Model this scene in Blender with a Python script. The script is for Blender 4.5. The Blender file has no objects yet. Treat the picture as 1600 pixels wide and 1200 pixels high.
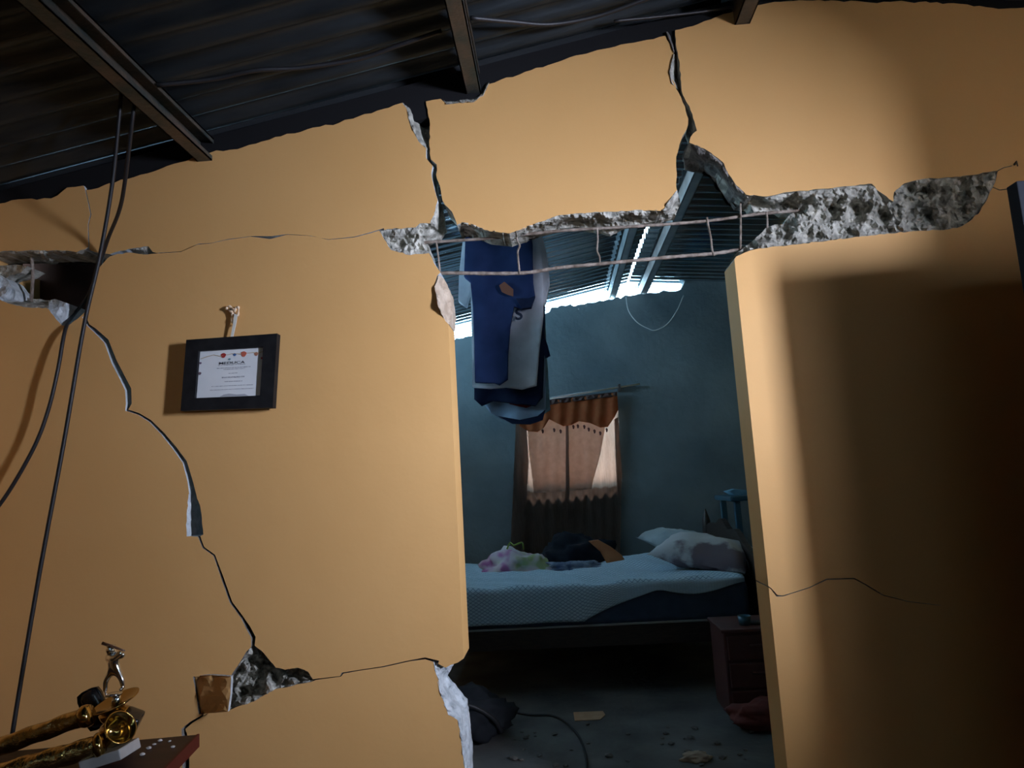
import bpy, bmesh, math, random
from mathutils import Vector, Matrix, noise
from mathutils.geometry import delaunay_2d_cdt

# ------------------------------------------------------------------ camera, world, lights, exposure
scene = bpy.context.scene
COL = scene.collection
F = 1110.0                                   # focal length in pixels of a 1600 x 1200 frame
CAM = Vector((0.0, -2.3, 1.2))
_p, _y, _r = (math.radians(a) for a in (8.0, 3.2, 3.3))
FWD = Vector((-math.sin(_y)*math.cos(_p), math.cos(_y)*math.cos(_p), math.sin(_p)))
_rt = Vector((math.cos(_y), math.sin(_y), 0)); _up = _rt.cross(FWD)
RGT = math.cos(_r)*_rt - math.sin(_r)*_up
UPV = math.sin(_r)*_rt + math.cos(_r)*_up
cam_data = bpy.data.cameras.new('camera'); cam = bpy.data.objects.new('camera', cam_data)
COL.objects.link(cam)
cam_data.sensor_width = 36.0; cam_data.lens = 36.0*F/1600.0; cam_data.clip_start = 0.02
cam.matrix_world = Matrix.Translation(CAM) @ Matrix((RGT, UPV, -FWD)).transposed().to_4x4()
scene.camera = cam

world = bpy.data.worlds.new('sky'); scene.world = world; world.use_nodes = True
bg = world.node_tree.nodes['Background']
bg.inputs['Color'].default_value = (0.62, 0.84, 1.0, 1); bg.inputs['Strength'].default_value = 6.0

def area(name, loc, direction, sx, sy, power, color, spread=180):
    L = bpy.data.lights.new(name, 'AREA'); L.shape = 'RECTANGLE'; L.size = sx; L.size_y = sy
    L.energy = power; L.color = color; L.spread = math.radians(spread)
    o = bpy.data.objects.new(name, L); COL.objects.link(o); o.location = loc
    o.rotation_euler = Vector(direction).to_track_quat('-Z', 'Y').to_euler()
    return o
# daylight falling through the high window slot of the right wall
area('daylight_front_window', (2.8, -2.55, 1.76), (-1, 0, 0), 1.9, 0.7, 1330, (0.90, 0.99, 1.28))
# daylight coming in under the eave, above the rear wall, and through the rear window
area('daylight_eave', (-0.2, 4.35, 2.30), (0, -1, 0.25), 3.4, 0.6, 230, (0.42, 0.76, 1.0))
area('daylight_bedroom_side', (-2.35, 2.2, 2.24), (1, 0, -0.1), 2.2, 0.4, 95, (0.36, 0.70, 1.0))
area('daylight_rear_yard', (0.15, 4.0, 2.9), (0, 1, -0.5), 2.2, 0.8, 1900, (1.0, 0.94, 0.9))

vs = scene.view_settings
scene.display_settings.display_device = 'sRGB'
vs.view_transform = 'Standard'; vs.look = 'None'; vs.exposure = 0.0; vs.gamma = 1.0
vs.use_curve_mapping = False
try:
    scene.cycles.use_denoising = True
    scene.cycles.max_bounces = 10; scene.cycles.diffuse_bounces = 6
    scene.cycles.sample_clamp_indirect = 6.0
except Exception:
    pass

# ------------------------------------------------------------------ helpers
def ray(px, py): return FWD*F + RGT*(px-800) - UPV*(py-600)
def W(px, py, Y=0.0):                         # point of the plane y = Y seen at a pixel of the photograph
    d = ray(px, py); return CAM + d*((Y-CAM.y)/d.y)
def WZ(px, py, z=0.0):
    d = ray(px, py); return CAM + d*((z-CAM.z)/d.z)
RIDGE = 0.70
def roof_z(x): return 2.71+.18*x if x < RIDGE else 2.836-.10*(x-RIDGE)

def srgb(r, g, b): return tuple(((c/255)/12.92 if c/255 <= .04045 else ((c/255+.055)/1.055)**2.4) for c in (r, g, b))

def M(name, c1, c2=None, scale=6, rough=.7, metal=0, bump=0, bscale=40, detail=6, transl=0, spec=.5, lo=.35, hi=.65, bdist=.01, stretch=None):
    m = bpy.data.materials.new(name); m.use_nodes = True
    nt = m.node_tree; N = nt.nodes; L = nt.links
    b = N['Principled BSDF']; b.inputs['Roughness'].default_value = rough; b.inputs['Metallic'].default_value = metal
    b.inputs['Specular IOR Level'].default_value = spec
    tc = N.new('ShaderNodeTexCoord'); src = tc.outputs['Object']
    if stretch:
        mp = N.new('ShaderNodeMapping'); mp.inputs['Scale'].default_value = stretch; L.new(src, mp.inputs['Vector']); src = mp.outputs['Vector']
    col = None
    if c2:
        n = N.new('ShaderNodeTexNoise'); n.inputs['Scale'].default_value = scale; n.inputs['Detail'].default_value = detail
        r = N.new('ShaderNodeValToRGB'); r.color_ramp.elements[0].position = lo; r.color_ramp.elements[1].position = hi
        r.color_ramp.elements[0].color = (*c1, 1); r.color_ramp.elements[1].color = (*c2, 1)
        L.new(src, n.inputs['Vector']); L.new(n.outputs['Fac'], r.inputs['Fac']); L.new(r.outputs['Color'], b.inputs['Base Color']); col = r.outputs['Color']
    else:
        b.inputs['Base Color'].default_value = (*c1, 1)
    if bump:
        n2 = N.new('ShaderNodeTexNoise'); n2.inputs['Scale'].default_value = bscale; n2.inputs['Detail'].default_value = 8
        bp = N.new('ShaderNodeBump'); bp.inputs['Strength'].default_value = bump; bp.inputs['Distance'].default_value = bdist
        L.new(src, n2.inputs['Vector']); L.new(n2.outputs['Fac'], bp.inputs['Height']); L.new(bp.outputs['Normal'], b.inputs['Normal'])
    if transl:
        t = N.new('ShaderNodeBsdfTranslucent'); mx = N.new('ShaderNodeMixShader'); mx.inputs[0].default_value = transl
        if col: L.new(col, t.inputs['Color'])
        else: t.inputs['Color'].default_value = (*c1, 1)
        out = N['Material Output']; L.new(b.outputs[0], mx.inputs[1]); L.new(t.outputs[0], mx.inputs[2]); L.new(mx.outputs[0], out.inputs['Surface'])
    return m

def mk(name, verts, faces, mats, parent=None, smooth=False, idx=None):
    me = bpy.data.meshes.new(name); me.from_pydata([tuple(v) for v in verts], [], faces)
    for m in (mats if isinstance(mats, (list, tuple)) else [mats]): me.materials.append(m)
    if idx: me.polygons.foreach_set('material_index', idx)
    bm = bmesh.new(); bm.from_mesh(me); bmesh.ops.recalc_face_normals(bm, faces=bm.faces); bm.to_mesh(me); bm.free()
    if smooth: me.polygons.foreach_set('use_smooth', [True]*len(me.polygons))
    me.update()
    o = bpy.data.objects.new(name, me); COL.objects.link(o)
    if parent: o.parent = parent
    return o
def tag(o, label=None, cat=None, group=None, kind=None):
    if label: o['label'] = label
    if cat: o['category'] = cat
    if group: o['group'] = group
    if kind: o['kind'] = kind
    return o
def empty(name, label=None, cat=None, group=None, kind=None):
    o = bpy.data.objects.new(name, None); o.empty_display_size = .05; COL.objects.link(o)
    return tag(o, label, cat, group, kind)
class MB:
    def __init__(s): s.v = []; s.f = []
    def add(s, v, f): b = len(s.v); s.v += [Vector(q) for q in v]; s.f += [tuple(b+i for i in q) for q in f]; return s
    def box(s, a, b, mat=None, bev=0):
        bm = bmesh.new(); bmesh.ops.create_cube(bm, size=1)
        c = [(a[i]+b[i])/2 for i in range(3)]; d = [abs(b[i]-a[i]) for i in range(3)]
        for v in bm.verts: v.co = Vector((c[0]+v.co.x*d[0], c[1]+v.co.y*d[1], c[2]+v.co.z*d[2]))
        if bev: bmesh.ops.bevel(bm, geom=bm.edges[:], offset=bev, segments=2, affect='EDGES', profile=.6)
        return s.bm(bm, mat)
    def bm(s, bm, mat=None):
        bm.verts.index_update()
        s.add([(mat @ v.co if mat else v.co.copy()) for v in bm.verts], [[v.index for v in f.verts] for f in bm.faces]); bm.free(); return s
    def tube(s, pts, r, n=8, cap=True):
        pts = [Vector(p) for p in pts]; rs = r if isinstance(r, (list, tuple)) else [r]*len(pts)
        t0 = (pts[1]-pts[0]).normalized(); u = t0.orthogonal().normalized(); rings = []
        for i, p in enumerate(pts):
            t = (pts[min(i+1, len(pts)-1)]-pts[max(i-1, 0)]).normalized()
            u = (u - t*u.dot(t)).normalized(); w = t.cross(u)
            rings.append([p+(u*math.cos(2*math.pi*k/n)+w*math.sin(2*math.pi*k/n))*rs[i] for k in range(n)])
        b = [q for g in rings for q in g]; f = []
        for i in range(len(pts)-1):
            for k in range(n): f.append((i*n+k, i*n+(k+1) % n, (i+1)*n+(k+1) % n, (i+1)*n+k))
        if cap: f += [tuple(range(n-1, -1, -1)), tuple((len(pts)-1)*n+k for k in range(n))]
        return s.add(b, f)
    def lathe(s, prof, n=24, mat=None):
        mat = mat or Matrix.Identity(4); v = []; f = []
        for r, z in prof: v += [mat @ Vector((r*math.cos(2*math.pi*k/n), r*math.sin(2*math.pi*k/n), z)) for k in range(n)]
        for i in range(len(prof)-1):
            for k in range(n): f.append((i*n+k, i*n+(k+1) % n, (i+1)*n+(k+1) % n, (i+1)*n+k))
        f += [tuple(range(n-1, -1, -1)), tuple((len(prof)-1)*n+k for k in range(n))]
        return s.add(v, f)
    def build(s, name, mat, parent=None, smooth=False): return mk(name, s.v, s.f, mat, parent, smooth)
def smooth_path(pts, n=8):                   # Catmull-Rom
    P = [Vector(p) for p in pts]; P = [P[0]*2-P[1]]+P+[P[-1]*2-P[-2]]; out = []
    for i in range(1, len(P)-2):
        for k in range(n):
            t = k/n; a, b, c, d = P[i-1], P[i], P[i+1], P[i+2]
            out.append(.5*((2*b)+(c-a)*t+(2*a-5*b+4*c-d)*t*t+(3*b-a-3*c+d)*t**3))
    out.append(P[-2]); return out
def inpoly(x, y, P):
    c = False; j = len(P)-1
    for i in range(len(P)):
        xi, yi = P[i][0], P[i][1]; xj, yj = P[j][0], P[j][1]
        if (yi > y) != (yj > y) and x < (xj-xi)*(y-yi)/(yj-yi)+xi: c = not c
        j = i
    return c
def jag(P, step=6, amp=1.1, seed=1, closed=False):   # breaks a traced line into a ragged fracture line
    rnd = random.Random(seed); out = []; n = len(P)
    for i in range(n if closed else n-1):
        a = P[i]; b = P[(i+1) % n]; L = math.hypot(b[0]-a[0], b[1]-a[1]); k = max(1, int(L/step))
        for q in range(k):
            t = q/k; pt = [a[j]+(b[j]-a[j])*t for j in range(len(a))]
            if q: pt[0] += rnd.uniform(-amp, amp); pt[1] += rnd.uniform(-amp, amp)
            out.append(tuple(pt))
    if not closed: out.append(P[-1])
    return out
def thin(P, w):                               # crack line with a width at each point
    ws = w if isinstance(w, (list, tuple)) else [w]*len(P); A = []; B = []
    for i, p in enumerate(P):
        a = P[max(i-1, 0)]; b = P[min(i+1, len(P)-1)]; dx, dy = b[0]-a[0], b[1]-a[1]; L = math.hypot(dx, dy) or 1
        nx, ny = -dy/L*ws[i]/2, dx/L*ws[i]/2
        A.append((p[0]+nx, p[1]+ny)); B.append((p[0]-nx, p[1]-ny))
    return A+B[::-1]
def cdt(polys, extra=()):
    v = []; e = []
    for P in polys:
        b = len(v); v += [Vector((p[0], p[1])) for p in P]; e += [(b+i, b+(i+1) % len(P)) for i in range(len(P))]
    v += [Vector(q) for q in extra]
    r = delaunay_2d_cdt(v, e, [], 0, 1e-6)
    return r[0], r[2]
def boundary(tris):
    cnt = {}
    for t in tris:
        for i in range(3):
            a, b = t[i], t[(i+1) % 3]; cnt.setdefault((min(a, b), max(a, b)), []).append((a, b))
    return [v[0] for v in cnt.values() if len(v) == 1]
def idw(ctrl, x, y):
    s = w = 0
    for c in ctrl:
        d2 = (c[0]-x)**2+(c[1]-y)**2
        if d2 < 1e-6: return c[2]
        q = 1/d2**1.5; s += q*c[2]; w += q
    return s/w
def fill(poly, step):
    xs = [p[0] for p in poly]; ys = [p[1] for p in poly]; out = []; rnd = random.Random(7)
    y = min(ys)+step*.5; row = 0
    while y < max(ys):
        x = min(xs)+step*(.5 if row % 2 else 0)
        while x < max(xs):
            q = (x+rnd.uniform(-.2, .2)*step, y+rnd.uniform(-.2, .2)*step)
            if inpoly(q[0], q[1], poly): out.append(q)
            x += step
        y += step*.87; row += 1
    return out
def sheet(name, poly, mat, parent=None, Y=None, step=5, amp=0.0, nscale=.05, thick=.004, back=None, fold=None, ctrl=(), smooth=False, seed=0, ragged=0, mats2=None, edge_fix=True):
    """A traced outline given its own depth: front relief, rim and back, one closed mesh."""
    if ragged: poly = jag(poly, 5, ragged, seed+3, True)
    pts, tris = cdt([poly], fill(poly, step))
    tris = [t for t in tris if inpoly(sum(pts[i][0] for i in t)/3, sum(pts[i][1] for i in t)/3, poly)]
    C3 = [p for p in poly if len(p) > 2][::max(1, len(poly)//60)]+list(ctrl)
    V = []; Bk = []
    for q in pts:
        d = idw(C3, q[0], q[1]) if Y is None else Y
        if fold: d += fold(q[0], q[1])
        if amp:
            n = noise.fractal(Vector((q[0]*nscale, q[1]*nscale, seed*7.3)), .9, 2.1, 5)
            k = min(1, min((q[0]-p[0])**2+(q[1]-p[1])**2 for p in poly)**.5/10) if edge_fix else 1
            d += amp*n*(.25+.75*k)
        w = W(q[0], q[1], d); V.append(w)
        bw = w.copy(); bw.y = back if back is not None and back > w.y+.004 else w.y+(thick if back is None else .006); Bk.append(bw)
    n = len(V); f = [tuple(t) for t in tris]; id_ = [0]*len(f)
    f += [tuple(n+i for i in t[::-1]) for t in tris]; id_ += [1]*len(tris)
    for a, b in boundary(tris): f.append((a, b, n+b, n+a)); id_.append(1)
    ms = [mat, mats2 or mat]
    return mk(name, V+Bk, f, ms, parent, smooth, id_)

# ------------------------------------------------------------------ materials
PAINT = M('orange_wall_paint', (.60, .335, .12), (.63, .36, .135), 1.6, .6, bump=.12, bscale=9, spec=.25, bdist=.02)
CONC = M('broken_concrete', (.20, .195, .165), (.52, .50, .43), 26, .95, bump=.9, bscale=70, spec=.1, detail=9)
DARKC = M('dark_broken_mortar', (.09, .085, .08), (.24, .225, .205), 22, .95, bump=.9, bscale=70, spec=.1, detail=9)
PLAST = M('broken_white_plaster', (.38, .41, .42), (.58, .61, .62), 30, .9, bump=.6, bscale=80, spec=.1)
GREYW = M('grey_cement_render', (.115, .155, .175), (.195, .245, .265), 2.2, .85, bump=.5, bscale=25, spec=.2, lo=.3, hi=.7)
FLOOR = M('dusty_cement_floor', (.08, .08, .08), (.16, .155, .148), 3, .85, bump=.4, bscale=30, spec=.2)
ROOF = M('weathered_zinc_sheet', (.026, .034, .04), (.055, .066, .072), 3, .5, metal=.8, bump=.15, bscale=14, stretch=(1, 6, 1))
ROOF2 = M('brightened_zinc_sheet', (.52, .58, .62), (.66, .72, .75), 3, .12, metal=.95, bump=.06, bscale=14, stretch=(1, 6, 1))  # same roof, paler and glossier so the bedroom ridges look lit
STEEL = M('rusty_purlin_steel', (.045, .065, .062), (.13, .10, .075), 9, .55, metal=.5, bump=.3, bscale=60)
GALV = M('galvanised_purlin', (.22, .26, .28), (.36, .40, .42), 8, .45, metal=.6)
RUST = M('rusty_reinforcing_steel', (.16, .12, .09), (.36, .30, .25), 40, .8, metal=.3, bump=.5, bscale=120)
BLACK = M('black_rubber', (.012, .012, .014), None, rough=.5)

# ------------------------------------------------------------------ the broken orange wall
TOP = [(-90, 338), (0, 318), (18, 313), (80, 310), (105, 293), (130, 290), (135, 297), (180, 285), (240, 268), (280, 254), (300, 247), (330, 238), (380, 230), (430, 214), (500, 198), (530, 192), (560, 182), (600, 170), (627, 161),
       (665, 157), (688, 153), (697, 161), (740, 157), (754, 147), (763, 130), (830, 108), (900, 85), (970, 68), (1040, 54), (1055, 47), (1090, 38), (1130, 22), (1170, 10), (1200, 5), (1280, 0), (1360, 4), (1400, 2), (1500, 6), (1560, 14), (1600, 12), (1740, 22)]
XL, XR = -1.98, 2.0
def xz(P): return [(w.x, w.z) for w in (W(p[0], p[1]) for p in P)]
top = [q for q in xz(jag(TOP, 9, 1.6, 5)) if XL < q[0] < XR]
outer = [(XL, 0), (XL, top[0][1]-.03)] + top + [(XR, top[-1][1]), (XR, 0)]
JL, JR = -.328, .626
door_void = ([(JL+.003, -.1)] + xz(jag([(727, 1300), (726, 1200), (721, 1162), (715, 1125), (700, 1117), (689, 1087), (682, 1055), (676, 1031), (697, 1042), (716, 1034)], 7, 1.2, 11))
    + [(JL, W(722, 1028).z), (JL, W(702, 507).z)]
    + xz(jag([(697, 503), (686, 480), (680, 448), (684, 432), (689, 427), (684, 420), (676, 405), (671, 397), (642, 400), (612, 392), (601, 375), (592, 360), (594, 359), (650, 355), (656, 349), (672, 349), (680, 330), (684, 313), (680, 300), (674, 270), (676, 259), (666, 247), (666, 232), (654, 221), (641, 195), (635, 169), (627, 158)], 6, 1.0, 12))
    + xz([(622, 110), (668, 110)])
    + xz(jag([(665, 157), (671, 187), (671, 238), (673, 248), (682, 256), (681, 272), (687, 290), (691, 312), (695, 319), (706, 330), (714, 352), (721, 347), (740, 351), (762, 360), (796, 364), (837, 349), (875, 336), (924, 332), (1002, 328), (1036, 328), (1058, 296), (1057, 244), (1062, 225), (1074, 199), (1076, 184), (1071, 165), (1061, 144), (1046, 112), (1053, 81), (1040, 54)], 6, 1.0, 13))
    + xz([(1036, 10), (1058, 10)])
    + xz(jag([(1055, 47), (1057, 75), (1062, 97), (1065, 142), (1079, 172), (1089, 204), (1079, 214), (1077, 223), (1100, 232), (1131, 255), (1135, 266), (1150, 289), (1165, 304), (1199, 307), (1232, 300), (1300, 294), (1319, 291), (1362, 287), (1375, 300), (1396, 315), (1397, 300), (1412, 287), (1446, 279), (1487, 277), (1559, 267), (1555, 285), (1529, 334), (1502, 354), (1476, 359), (1420, 362), (1349, 369), (1300, 375), (1244, 382), (1187, 388), (1165, 394), (1150, 401)], 6, 1.0, 14))
    + [(JR, W(1147, 406).z), (JR, -.1)])
left_hole = [(-44, 396), (0, 393), (36, 392), (68, 391), (91, 391), (120, 394), (138, 386), (141, 391), (154, 395), (172, 397), (187, 392), (208, 388), (232, 385), (239, 394), (251, 395), (252, 397), (240, 398), (227, 399), (208, 396), (187, 398), (175, 402), (162, 415), (151, 427), (145, 457), (136, 488), (123, 500), (112, 508), (101, 510), (91, 500), (80, 485), (76, 482), (41, 481), (16, 475), (0, 468), (-44, 466)]
cracks = [
    ([(248, 396), (285, 394), (311, 382), (330, 381), (356, 375), (394, 370), (424, 372), (450, 367), (484, 369), (500, 372), (514, 375), (555, 371), (581, 364), (600, 358)], [2.6, 2.4, 2.8, 2.4, 2.8, 2.4, 6, 2.4, 2, 1, 2.4, 3, 3.4, 3]),
    ([(134, 495), (141, 509), (150, 516), (169, 534), (175, 550), (181, 566), (194, 591), (203, 609), (204, 631), (200, 643)], [6, 4, 6, 8, 8, 9, 9, 10, 9, 3]),
    ([(200, 641), (219, 647), (237, 658), (256, 677), (275, 700), (291, 722), (299, 750), (304, 775), (304, 782)], [3, 3, 4, 5, 6, 7, 8, 11, 11]),
    ([(312, 834), (320, 855), (337, 867), (350, 903), (363, 940), (380, 963), (390, 980), (398, 995), (397, 1012)], [4, 3, 3, 4, 4, 4, 7, 7, 5]),
    ([(485, 1062), (533, 1056), (536, 1051), (560, 1047), (600, 1041), (640, 1032), (665, 1028), (686, 1034)], [3, 2, 3, 2.4, 2.6, 2.6, 4, 6]),
    ([(330, 1110), (317, 1118), (300, 1128), (288, 1138), (289, 1147)], [2.5, 3, 3.4, 4, 5]),
    ([(289, 1144), (292, 1167), (291, 1260), (296, 1420)], [5, 8, 9, 10]),
    ([(1180, 902), (1205, 920), (1214, 931), (1224, 931), (1240, 926), (1265, 918), (1292, 905), (1335, 904), (1350, 912), (1380, 930), (1420, 940), (1470, 946)], [1.6, 1.6, 3, 1.6, 1.4, 1.5, 1.8, 1.8, 1.6, 1.4, 1, .5]),
    ([(1553, 270), (1568, 262), (1582, 259)], [1.6, 1.2, 1]), ([(1547, 291), (1562, 297), (1578, 295), (1592, 289)], [1.4, 1.4, 1.2, .6]),
    ([(131, 285), (139, 320), (142, 335), (138, 350), (139, 388)], [1.6, 1.3, 1.6, 1.2, 1.6])]
wide_slot = [(297, 772), (309, 772), (315, 790), (320, 835), (313, 838), (294, 838), (293, 820)]
low_hole = [(397, 1005), (387, 1017), (373, 1040), (362, 1056), (330, 1055), (304, 1056), (313, 1114), (335, 1113), (357, 1110), (393, 1097), (430, 1077), (493, 1063), (483, 1048), (467, 1042), (447, 1045), (433, 1042), (410, 1015)]
voids = [door_void, xz(jag(left_hole, 6, 1.0, 21, True)), xz(jag(wide_slot, 6, .8, 22, True)), xz(jag(low_hole, 7, .9, 23, True))]
voids += [xz(thin(P, w)) for P, w in cracks]
pts, tris = cdt([outer]+voids)
keep = []
for t in tris:
    cx = sum(pts[i][0] for i in t)/3; cz = sum(pts[i][1] for i in t)/3
    if inpoly(cx, cz, outer) and not any(inpoly(cx, cz, v) for v in voids): keep.append(t)
parent_ = {}
def find(a):
    while parent_.setdefault(a, a) != a: a = parent_[a]
    return a
for t in keep:
    for i in (1, 2): parent_[find(t[0])] = find(t[i])
comps = {}
for t in keep: comps.setdefault(find(t[0]), []).append(t)
def a2(t): a, b, c = (pts[i] for i in t); return abs((b[0]-a[0])*(c[1]-a[1])-(c[0]-a[0])*(b[1]-a[1]))/2
comps = sorted(([sum(a2(t) for t in c), c] for c in comps.values()), key=lambda q: -q[0])
wall_front = empty('wall_front', 'cracked orange-painted wall around the collapsed doorway', kind='structure')
TH = .14
for area_, c in comps:
    if area_ < 2e-4: continue
    ids = sorted({i for t in c for i in t}); re_ = {i: k for k, i in enumerate(ids)}; n = len(ids)
    cx = sum(pts[i][0] for i in ids)/n; cz = sum(pts[i][1] for i in ids)/n
    off = 0.0
    if cz > 2.0 and -.6 < cx < .6: off = .006
    if cx < -.9 and cz < 1.9: off = -.010
    V = [Vector((pts[i][0], off, pts[i][1])) for i in ids]+[Vector((pts[i][0], TH+off, pts[i][1])) for i in ids]
    f = [tuple(re_[i] for i in t) for t in c]; idx = [0]*len(f)
    f += [tuple(n+re_[i] for i in t) for t in c]; idx += [2]*len(c)
    for a, b in boundary(c):
        a_, b_ = pts[a], pts[b]; jamb = False
        for X in (JL, JR):
            if abs(a_[0]-X) < .004 and abs(b_[0]-X) < .004: jamb = True
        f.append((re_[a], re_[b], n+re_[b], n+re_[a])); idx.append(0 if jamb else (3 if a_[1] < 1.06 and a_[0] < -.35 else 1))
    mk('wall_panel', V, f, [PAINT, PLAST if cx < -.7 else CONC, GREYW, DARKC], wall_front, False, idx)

mb = MB()
for xa, xb in ((XL, RIDGE), (RIDGE, XR)):
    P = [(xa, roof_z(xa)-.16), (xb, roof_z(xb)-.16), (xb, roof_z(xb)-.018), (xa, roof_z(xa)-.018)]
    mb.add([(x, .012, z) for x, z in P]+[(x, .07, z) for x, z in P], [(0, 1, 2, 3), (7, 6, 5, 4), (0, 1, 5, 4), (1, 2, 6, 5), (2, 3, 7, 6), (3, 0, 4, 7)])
mb.build('light_block_strip', M('black_light_block', (.012, .012, .013), rough=.95, spec=.1), wall_front)  # black strip added to stop bedroom light and keep the gap dark
def patch(poly, mat=CONC, amp=.02, ns=.06, ctrl=(), seed=0, ragged=.8, step=4, label=None, name='broken_concrete', back=.13):
    o = sheet(name, poly, mat, wall_front, None, step, amp, ns, back=back, ctrl=ctrl, seed=seed, ragged=ragged)
    if label: o['label'] = label
    return o
patch([(714, 352, 0), (721, 347, 0), (740, 351, 0), (762, 360, 0), (796, 364, 0), (837, 349, 0), (875, 336, 0), (924, 332, 0), (1002, 328, 0), (1036, 328, 0), (1058, 296, 0), (1063, 319, .07), (1055, 339, .1), (972, 356, .11), (954, 366, .11), (897, 354, .1), (826, 367, .1), (790, 369, .09), (750, 367, .1), (722, 364, .1)], amp=.03, ns=.07, seed=1, label='rough broken underside of the hanging wall block')
patch([(628, 161, 0), (635, 169, 0), (641, 195, 0), (654, 221, 0), (667, 233, .01), (672, 233, .05), (671, 187, .09), (664, 157, .1), (640, 157, .1)], amp=.02, seed=2)
patch([(592, 360, 0), (650, 355, 0), (656, 349, 0), (672, 349, 0), (680, 330, 0), (686, 311, .02), (691, 330, .09), (697, 360, .11), (688, 372, .11), (668, 379, .09), (672, 397, .01), (642, 401, 0), (612, 393, 0), (601, 375, 0)], amp=.03, ns=.08, seed=3, ctrl=[(640, 375, .03), (625, 383, .05), (660, 385, .02)])
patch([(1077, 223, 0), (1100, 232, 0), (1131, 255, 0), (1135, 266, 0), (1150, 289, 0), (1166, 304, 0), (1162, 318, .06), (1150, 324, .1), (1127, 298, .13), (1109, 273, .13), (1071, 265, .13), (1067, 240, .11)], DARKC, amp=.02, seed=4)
e0 = .008
patch([(1165, 304, e0), (1199, 307, e0), (1232, 300, e0), (1300, 294, e0), (1319, 291, e0), (1362, 287, e0), (1375, 300, e0), (1396, 315, e0), (1397, 300, e0), (1412, 287, e0), (1446, 279, e0), (1487, 277, e0), (1559, 267, e0), (1555, 285, e0), (1529, 334, e0), (1502, 354, e0), (1476, 359, e0), (1420, 362, e0), (1349, 369, e0), (1300, 375, e0), (1244, 382, e0), (1187, 388, e0), (1152, 394, .02), (1178, 375, .1), (1200, 353, .1), (1225, 350, .09), (1230, 340, .08), (1238, 333, .08), (1203, 330, .1), (1178, 331, .09)],
      amp=.055, ns=.045, seed=5, step=4, ctrl=[(1260, 318, .04), (1300, 334, .085), (1340, 334, .085), (1380, 337, .08), (1420, 320, .03), (1470, 310, .025), (1500, 305, .03), (1300, 355, .04), (1260, 362, .04), (1360, 352, .05), (1440, 345, .035)], label='deep gouge of bare concrete along the lintel')
patch([(1053, 84, 0), (1046, 112, 0), (1050, 130, .0), (1062, 144, .02), (1066, 142, .06), (1063, 100, .1)], amp=.015, seed=6)
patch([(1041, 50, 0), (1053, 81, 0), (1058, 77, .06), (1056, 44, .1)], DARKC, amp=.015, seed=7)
patch([(686, 150, .03), (697, 162, 0), (740, 158, 0), (755, 148, 0), (764, 129, 0), (757, 126, .09), (745, 145, .09), (700, 148, .09)], amp=.02, seed=8)
patch([(-44, 394, 0), (0, 393, 0), (36, 392, 0), (68, 391, 0), (91, 391, 0), (120, 394, 0), (138, 387, 0), (144, 392, .03), (120, 402, .09), (100, 404, .09), (70, 409, .1), (40, 405, .1), (0, 408, .1), (-44, 409, .1)], amp=.035, ns=.08, seed=9)
patch([(-44, 424, .06), (-5, 428, .05), (12, 438, .05), (24, 455, .05), (22, 468, .03), (0, 470, 0), (-44, 468, 0)], PLAST, amp=.03, ns=.07, seed=10)
patch([(-14, 432, .07), (0, 415, .07), (22, 413, .06), (43, 416, .04), (33, 426, .05), (14, 431, .06), (4, 440, .07)], amp=.02, seed=11)
patch([(0, 469, 0), (16, 476, 0), (41, 482, 0), (77, 483, 0), (80, 470, .09), (60, 467, .1), (25, 464, .1)], amp=.03, ns=.08, seed=12)
patch([(80, 486, 0), (91, 501, 0), (101, 511, 0), (104, 490, .02), (103, 473, .03), (86, 467, .05), (76, 470, .06), (76, 483, 0)], PLAST, amp=.02, seed=13)
patch([(206, 389, 0), (232, 385, 0), (240, 394, .01), (227, 399, .02), (208, 397, .05)], amp=.015, seed=14)
patch([(397, 1006, 0), (387, 1017, 0), (373, 1040, 0), (361, 1057, .03), (358, 1110, .02), (393, 1098, 0), (430, 1078, 0), (490, 1064, 0), (483, 1048, .05), (467, 1042, .06), (447, 1045, .08), (433, 1042, .08), (410, 1015, .07)], amp=.06, ns=.07, seed=15, ctrl=[(400, 1060, .085), (385, 1080, .085), (430, 1058, .08), (400, 1030, .06)], label='pit of crumbled mortar at the foot of the long crack')
patch([(676, 1031, 0), (682, 1055, 0), (689, 1087, 0), (700, 1117, 0), (715, 1125, 0), (721, 1162, 0), (726, 1200, 0), (727, 1300, 0), (733, 1290, .04), (734, 1180, .05), (732, 1130, .09), (729, 1095, .11), (717, 1081, .11), (698, 1058, .11), (708, 1040, .1), (697, 1041, .02)], PLAST, amp=.03, ns=.06, seed=16, label='pale broken plaster below the left door jamb')
patch([(685, 430, -.01), (679, 448, -.02), (685, 480, -.03), (696, 504, -.005), (702, 507, .01), (708, 490, .05), (704, 460, .05), (694, 436, .05)], M('tan_broken_render', (.36, .27, .19), (.50, .40, .30), 25, .9, bump=.6, bscale=70), amp=.015, seed=17, label='loose plaster flake at the top of the left jamb')
# a slab of painted plaster levered out of the wall
flap = sheet('plaster_flap', [(304, 1056, .0), (330, 1055, -.036), (361, 1057, -.08), (360, 1085, -.082), (356, 1112, -.08), (335, 1114, -.036), (314, 1115, .0)], PAINT, wall_front, None, 8, thick=.014, mats2=PLAST, smooth=False)
flap['label'] = 'square flap of orange plaster pushed outward beside the pit'

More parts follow.
